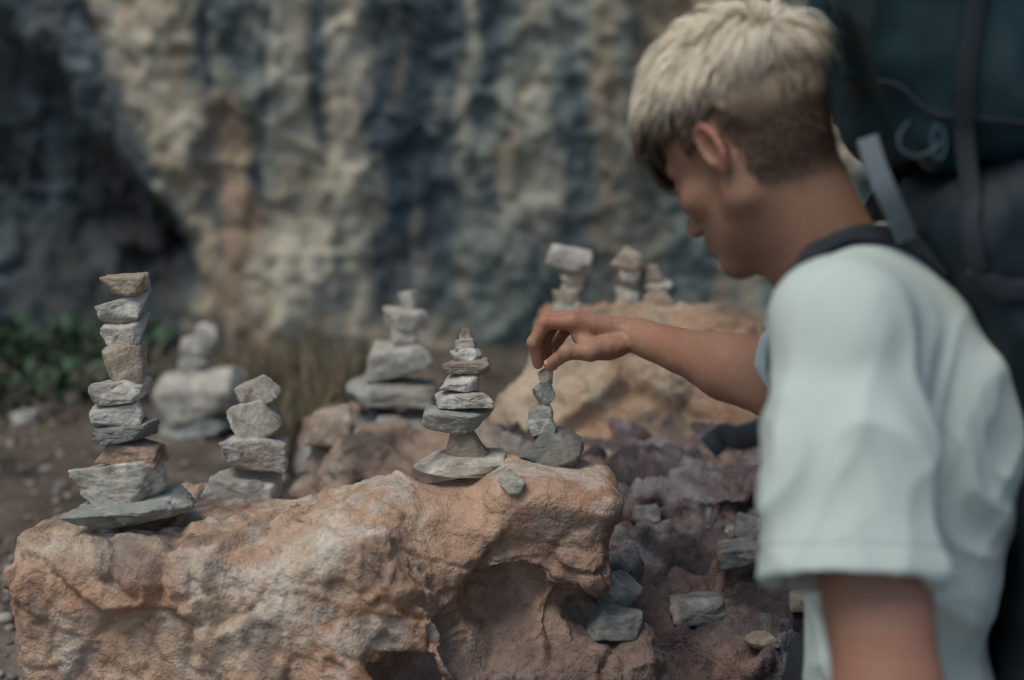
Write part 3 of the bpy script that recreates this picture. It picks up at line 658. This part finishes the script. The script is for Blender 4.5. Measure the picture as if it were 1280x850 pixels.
# ---- trousers + shoes
f=Field((.15,1.15,.0),(.70,1.80,1.08),.009)
f.cap((.41,1.40,.97),(.42,1.51,.97),.098,.098,.05)
for yy,xf in ((1.37,.36),(1.54,.46)):
    f.chain([(.42,1.45+(yy-1.45)*.7,.90),(xf,yy,.50),(xf+.02,yy,.09)],[.095,.066,.052],.03)
V,F=f.mesh(); V=relax(V,F,1); Nn=normals(V,F); V=V+Nn*(.006*ridged(V*np.array([8,8,14]),2,53))[:,None]
mesh_np('trousers',V-root,F,M_trouser,parent=person)
for yy,xf in ((1.37,.36),(1.54,.46)):
    f=Field((xf-.25,yy-.1,-.02),(xf+.15,yy+.1,.18),.006)
    f.cap((xf+.04,yy,.045),(xf-.14,yy,.035),.042,.04,.03); f.cap((xf+.02,yy,.05),(xf+.02,yy,.12),.045,.047,.03); f.plane((0,0,.002),(0,0,-1)); V,F=f.mesh(); mesh_np('shoe',V-root,F,M_shoe,parent=person)
# ---- hair
hc=np.array([-.006,0,.045]); hr=np.array([.099,.080,.089]); crown=np.array([-.080,.0,.10])
def hairline(p):   # >0 where hair grows
    x,z,y=p[:,0],p[:,2],np.abs(p[:,1])
    lim=np.where(x>.02,.03+(x-.02)*.60, np.where(x>-.03,.030,.030-(-.03-x)*1.9))
    lim=lim-np.where((x>.0)&(x<.03),.015*sstep(.05,.07,y),0)
    return z-lim
UPH=HM.T@np.array([0,0,1.])
def wzf(p): return p[...,0]*UPH[0]+p[...,1]*UPH[1]+p[...,2]*UPH[2]
D,Fx=ico(6)
capV=hc+D*(hr+.003); ok=hairline(capV)>.0; keep=ok[Fx].all(1); Fk=Fx[keep]; us=np.unique(Fk); mp=np.full(len(capV),-1); mp[us]=np.arange(len(us))
cc=mixc(np.tile(np.array([.085,.052,.036]),(len(us),1)),np.array([.50,.38,.24]),sstep(.02,.09,wzf(capV[us])))
capW=h2w(capV[us])
NG=1400; NS=15; SEG=8
g=rng.normal(size=(NG*5,3)); g/=np.linalg.norm(g,axis=1)[:,None]; g=hc+g*hr; g=g[hairline(g)>.002][:NG]
n_g=len(g)
def trace(rt,seedv,lenv,liftv):
    pts=[rt.copy()]; p=rt.copy()
    top=sstep(.06,.11,rt[:,2])[:,None]
    dirv=(p-crown); dirv/=np.linalg.norm(dirv,axis=1)[:,None]; dirv=dirv*(1-.55*top)+np.array([.8,0,0])*top+ np.array([.15,0,-.6])*(1-top)
    dirv=dirv+(.10+.36*top)*seedv
    for i in range(1,SEG):
        t=i/(SEG-1); nn=(p-hc)/hr**2; nn/=np.linalg.norm(nn,axis=1)[:,None]
        tg=dirv-nn*(dirv*nn).sum(1)[:,None]; tg/=np.linalg.norm(tg,axis=1)[:,None]+1e-9
        grav=np.tile(np.array([-.10,0,-.9]),(len(p),1)); gt=grav-nn*(grav*nn).sum(1)[:,None]
        p=p+(tg+.28*t*gt)/1.0*(lenv/(SEG-1))[:,None]
        rad=np.linalg.norm((p-hc)/hr,axis=1); want=1+liftv*(math.sin(min(t*1.15,1)*math.pi/2))/.085
        free=p[:,0]>.088
        sc=np.where(free&(rad>want),1,want/rad); p=hc+(p-hc)*sc[:,None]
        dirv=tg
        pts.append(p.copy())
    return np.stack(pts,1)
def params(p):
    top=sstep(.045,.095,p[:,2]+.10*np.maximum(p[:,0],0)); fr=sstep(.03,.08,p[:,0])
    return .010+.036*top+.020*top*fr, .002+.0165*top
Ls,Ts=params(g); sv=np.stack([fbm(g*26,2,k) for k in (61,62,63)],1)*1.8+rng.normal(size=g.shape)*.30
Lg=Ls*rng.uniform(.6,1.4,n_g); Tg=Ts*rng.uniform(.35,1.5,n_g)
GP=trace(g,sv,Lg,Tg)
ri=np.repeat(np.arange(n_g),NS); offs=rng.normal(size=(len(ri),3))*.0044
rts=g[ri]+offs; rts=hc+(rts-hc)/np.linalg.norm((rts-hc)/hr,axis=1)[:,None]
SP=trace(rts,sv[ri]+rng.normal(size=rts.shape)*.25,Lg[ri]*rng.uniform(.7,1.18,len(ri)),Tg[ri]*rng.uniform(.75,1.25,len(ri)))
tw=(np.linspace(0,1,SEG)**1.0*.52)[None,:,None]; SP=SP*(1-tw)+(GP[ri]+offs[:,None,:]*.5)*tw
# cropped hair behind the ear and down the nape, rooted on the head mesh
cand=np.where((HVl[:,0]<-.02)&(HVl[:,2]<.03)&(HVl[:,2]-.25*(HVl[:,0]+.05)>-.066)&(np.abs(HVl[:,1])<.085)&(HVl[:,2]>-.09))[0]
cs_=rng.choice(cand,6000) ; cb0=HVl[cs_]+rng.normal(size=(6000,3))*.0008; cn=HNn[cs_]; dn_=np.array([.1,0,-1.])+rng.normal(size=(6000,3))*.10
cl=rng.uniform(.003,.006,(6000,1))*sstep(-.075,-.02,cb0[:,2])[:,None]+.0015
tt_=np.linspace(0,1,SEG)
SP2=cb0[:,None,:]+cn[:,None,:]*(.0004+cl[:,None,:]*.12*tt_[None,:,None])+dn_[:,None,:]*cl[:,None,:]*tt_[None,:,None]
SP=np.concatenate([SP,SP2]); nA=len(ri)
T=np.gradient(SP,axis=1); nn=(SP-hc)/hr**2; nn/=np.linalg.norm(nn,axis=2)[:,:,None]
sd=np.cross(T,nn); sd/=np.linalg.norm(sd,axis=2)[:,:,None]+1e-9; sd=sd+.3*rng.normal(size=(len(SP),1,3)); sd/=np.linalg.norm(sd,axis=2)[:,:,None]+1e-9
wd=(.00070*(1-np.linspace(0,1,SEG)**2*.8))[None,:,None]
VV=np.stack([SP-sd*wd,SP+sd*wd],2).reshape(-1,3)
nS=len(SP); b0=(np.arange(nS)*SEG*2)[:,None]+(np.arange(SEG-1)*2)[None,:]
FF=np.stack([b0,b0+1,b0+3,b0+2],-1).reshape(-1,4)
tl=np.linspace(0,1,SEG)[None,:,None]
cb=np.array([1.0,.88,.67]);cd=np.array([.115,.068,.045])
gsh=rng.uniform(.72,1.1,n_g)[ri]; shade=np.concatenate([gsh*rng.uniform(.85,1.1,nA),rng.uniform(.6,.8,nS-nA)])[:,None,None]
nz=.010*fbm(SP[:,3]*35,2,66)[:,None]+rng.normal(size=(nS,1))*.008
wz=wzf(SP)+nz
bl=(sstep(-.004,.056,wz)*sstep(.015,.065,SP[:,:,2]+nz))[:,:,None]*(.65+.45*tl)
bl[nA:]=0; bl=np.clip(bl,0,1)
C=(cd+(cb-cd)*bl)*shade; C=np.repeat(C[:,:,None,:],2,axis=2).reshape(-1,3)
hair=mesh_np('hair',h2w(VV)-root,FF,M_hair,parent=person,col=C)
capobj=mesh_np('hair_base',capW-root,mp[Fk],M_hair,col=cc,parent=hair)

# ================================================================ BACKPACK
pr=np.array([.62,1.45,.80]); pack=empty('backpack',pr); tag(pack,'large dark trekking backpack worn by the person at the right edge','backpack')
PV=[];PF=[];PO=0
def ppart(name,f,mat,wr=.004,sc=9,seed=1,par=None,rel=2,reg=True):
    global PO
    V,F=f.mesh(); V=relax(V,F,rel); Nn=normals(V,F); W=V+.05*np.stack([fbm(V*6,2,seed+k) for k in (1,2,3)],1); W_=W@Ry(R(35)).T
    V=V+Nn*(wr*.8*ridged(W*np.array([sc,sc,sc*.5]),2,seed)+wr*.9*crease(W_*np.array([sc*1.6,sc*1.6,sc*.6]),seed+5)+wr*.35*crease(W*sc*2.4,seed+7))[:,None]
    if reg: PV.append(V);PF.append(F+PO);PO+=len(V)
    return mesh_np(name,V-pr,F,mat,parent=par or pack)
LM=Ry(R(-25))
f=Field((.25,1.15,.72),(1.15,1.80,1.80),.006)
f.box((.672,1.475,1.21),(.125,.165,.42),.05,.03,M=LM); f.box((.77,1.475,1.10),(.10,.13,.24),.05,.03,M=LM)
f.box((.640,1.46,1.04),(.135,.17,.24),.05,.05,M=Ry(R(-4)))
ppart('main_compartment',f,M_pack,.009,7,11)
f=Field((.25,1.15,1.45),(1.05,1.80,2.05),.006)
f.box((.560,1.495,1.735),(.205,.17,.125),.05,.03,M=Ry(R(-14)))
lid=ppart('top_lid',f,M_lid,.013,9,12)
f=Field((.5,1.15,.8),(1.0,1.40,1.35),.006); f.box((.74,1.30,1.05),(.10,.035,.16),.03,.02,M=LM); ppart('side_pocket',f,M_pack,.005,12,13,reg=False)
KBV=BVHTree.FromPolygons(np.concatenate(PV).tolist(),np.concatenate(PF).tolist())
def cr(pts,n=10):
    pts=[np.array(p,float) for p in pts]; pts=[2*pts[0]-pts[1]]+pts+[2*pts[-1]-pts[-2]]; out=[]
    for i in range(1,len(pts)-2):
        for k in range(n):
            t=k/n;a,b_,c_,d_=pts[i-1:i+3]; out.append(.5*((2*b_)+(-a+c_)*t+(2*a-5*b_+4*c_-d_)*t*t+(-a+3*b_-3*c_+d_)*t**3))
    out.append(pts[-2]); return np.array(out)
def ribbon(name,pts,w,th,mat,nrm=None,snap=None,off=.004,par=None):
    pts=cr(pts); n=len(pts); nr=np.zeros_like(pts)
    if snap is not None:
        for i,p in enumerate(pts):
            l,nn,_,_=snap.find_nearest(Vector(p)); 
            if l is not None: pts[i]=np.array(l)+np.array(nn)*(off+th/2); nr[i]=np.array(nn)
        for _ in range(5): nr[1:-1]=(nr[:-2]+nr[1:-1]*2+nr[2:])/4; pts[1:-1]=(pts[:-2]+pts[1:-1]*2+pts[2:])/4
    else: nr[:]=np.array(nrm)
    T=np.gradient(pts,axis=0); T/=np.linalg.norm(T,axis=1)[:,None]+1e-9; nr=nr-T*(nr*T).sum(1)[:,None]; nr/=np.linalg.norm(nr,axis=1)[:,None]+1e-9; S=np.cross(T,nr)
    prof=[(-.5,.25),(-.42,.5),(.42,.5),(.5,.25),(.5,-.25),(.42,-.5),(-.42,-.5),(-.5,-.25)]
    V=np.concatenate([pts+S*a*w+nr*b_*th for a,b_ in prof]); k=len(prof); Fq=[]
    for j in range(k):
        for i in range(n-1): Fq.append([j*n+i,j*n+i+1,((j+1)%k)*n+i+1,((j+1)%k)*n+i])
    Fq+= [[0,n,2*n,7*n],[2*n,3*n,4*n,7*n],[4*n,5*n,6*n,7*n]]; e=n-1; Fq+=[[7*n+e,2*n+e,n+e,e],[7*n+e,4*n+e,3*n+e,2*n+e],[7*n+e,6*n+e,5*n+e,4*n+e]]
    return mesh_np(name,V-pr,np.array(Fq),mat,parent=par or pack)
ss=ribbon('shoulder_strap',[P(1185,335,1.375),P(1130,298,1.375),P(1070,284,1.375),P(1015,298,1.375),P(980,335,1.375),P(975,375,1.40),P(1000,440,1.42),P(1005,540,1.42),P(1020,640,1.41)],.052,.009,M_strap,snap=SBV,off=.002)
ribbon('edge_binding',[P(1180,322,1.36),P(1125,286,1.36),P(1068,274,1.36),P(1012,290,1.36),P(976,330,1.36)],.007,.012,M_dgrey,snap=SBV,par=ss,off=.002)
ribbon('shoulder_strap',[P(1130,310,1.53),P(1080,300,1.53),P(1030,320,1.53),P(1005,380,1.52),P(1000,450,1.50),P(1005,600,1.49)],.045,.007,M_strap,snap=SBV,off=.001)
ribbon('load_lifter_strap',[P(1084,172,1.335),P(1094,205,1.325),P(1108,240,1.32),P(1124,275,1.33),P(1134,300,1.345)],.020,.0025,M_grey,nrm=(-.35,-1,.25))
ribbon('compression_strap',[P(1150,380,1.30),P(1210,372,1.29),P(1290,366,1.29),P(1390,362,1.29)],.020,.003,M_dgrey,snap=KBV)
ribbon('compression_strap',[P(1240,640,1.28),P(1300,632,1.28),P(1390,626,1.28)],.020,.003,M_dgrey,snap=KBV)
ribbon('lid_strap',[P(1215,-60,1.31),P(1212,20,1.30),P(1208,100,1.29),P(1205,170,1.29),P(1203,250,1.29),P(1205,360,1.29)],.018,.003,M_dgrey,snap=KBV)
ribbon('seam_piping',[P(1050,128,1.36),P(1080,140,1.315),P(1140,148,1.30),P(1220,152,1.30),P(1320,154,1.30)],.004,.004,M_strap,snap=KBV,par=lid,off=.001)
ribbon('chest_strap',[P(1000,520,1.38),P(960,536,1.40),P(925,548,1.44),P(905,545,1.50),P(886,560,1.51)],.026,.006,M_strap,nrm=(-.3,-1,.1))
f=Field((.15,1.1,.90),(.75,1.8,1.2),.006)
f.cap((.406,1.40,1.00),(.412,1.51,1.00),.108,.108,.02); f.plane((0,0,1.045),(.0,0,1)); f.plane((0,0,.96),(0,0,-1)); f.cap((.406,1.40,1.00),(.412,1.51,1.00),.090,.090,0,sub=True); ppart('hip_belt',f,M_strap,.001,9,14,reg=False)
def tube(name,pts,r,mat,par=None,n=8):
    pts=cr(pts,6); T=np.gradient(pts,axis=0); T/=np.linalg.norm(T,axis=1)[:,None]; a=np.cross(T,[0.1,-1,.3]); a/=np.linalg.norm(a,axis=1)[:,None]; b_=np.cross(T,a); m=len(pts)
    V=np.concatenate([pts+r*(math.cos(t)*a+math.sin(t)*b_) for t in np.linspace(0,2*math.pi,n,endpoint=False)]); Fq=[[j*m+i,j*m+i+1,((j+1)%n)*m+i+1,((j+1)%n)*m+i] for j in range(n) for i in range(m-1)]
    return mesh_np(name,V-pr,np.array(Fq),mat,parent=par or pack)
tube('carabiner',[P(1168,156,1.285),P(1178,162,1.283),P(1182,182,1.283),P(1176,198,1.284),P(1168,194,1.285),P(1165,175,1.285),P(1168,156,1.285)],.0013,M_blue)
tube('cord_loop',[P(1136,152,1.30),P(1124,168,1.29),P(1126,186,1.288),P(1144,195,1.286),P(1166,188,1.284),P(1176,176,1.284)],.0015,M_blue)

# ---------------------------------------------------------------- light, camera
w=bpy.data.worlds.new('World'); bpy.context.scene.world=w; w.use_nodes=True; nt=w.node_tree
s=np.array([-.34,-.36,.87]); s/=np.linalg.norm(s)
sky=nt.nodes.new('ShaderNodeTexSky'); sky.sky_type='NISHITA'; sky.sun_disc=False; sky.sun_elevation=math.asin(s[2]); sky.sun_rotation=math.atan2(s[0],s[1])
nt.links.new(sky.outputs[0],nt.nodes['Background'].inputs[0]); nt.nodes['Background'].inputs[1].default_value=.128
ld=bpy.data.lights.new('sun','SUN'); ld.energy=1.95; ld.angle=R(26); ld.color=(1,.93,.80); lo=bpy.data.objects.new('sun',ld); COL.objects.link(lo); lo.rotation_euler=Vector(s).to_track_quat('Z','Y').to_euler()
cd_=bpy.data.cameras.new('camera'); cd_.lens=50; cd_.sensor_width=36; cd_.clip_end=300; cd_.dof.use_dof=True; cd_.dof.focus_distance=1.93; cd_.dof.aperture_fstop=2.0
co=bpy.data.objects.new('camera',cd_); COL.objects.link(co); co.location=CAM; co.rotation_euler=(R(90)-PITCH,0,0)
sc=bpy.context.scene; sc.camera=co; sc.view_settings.view_transform='Standard'; sc.view_settings.look='None'; sc.view_settings.exposure=0
print('depths',D0,D2,D3,D4,D5,D6,D7)
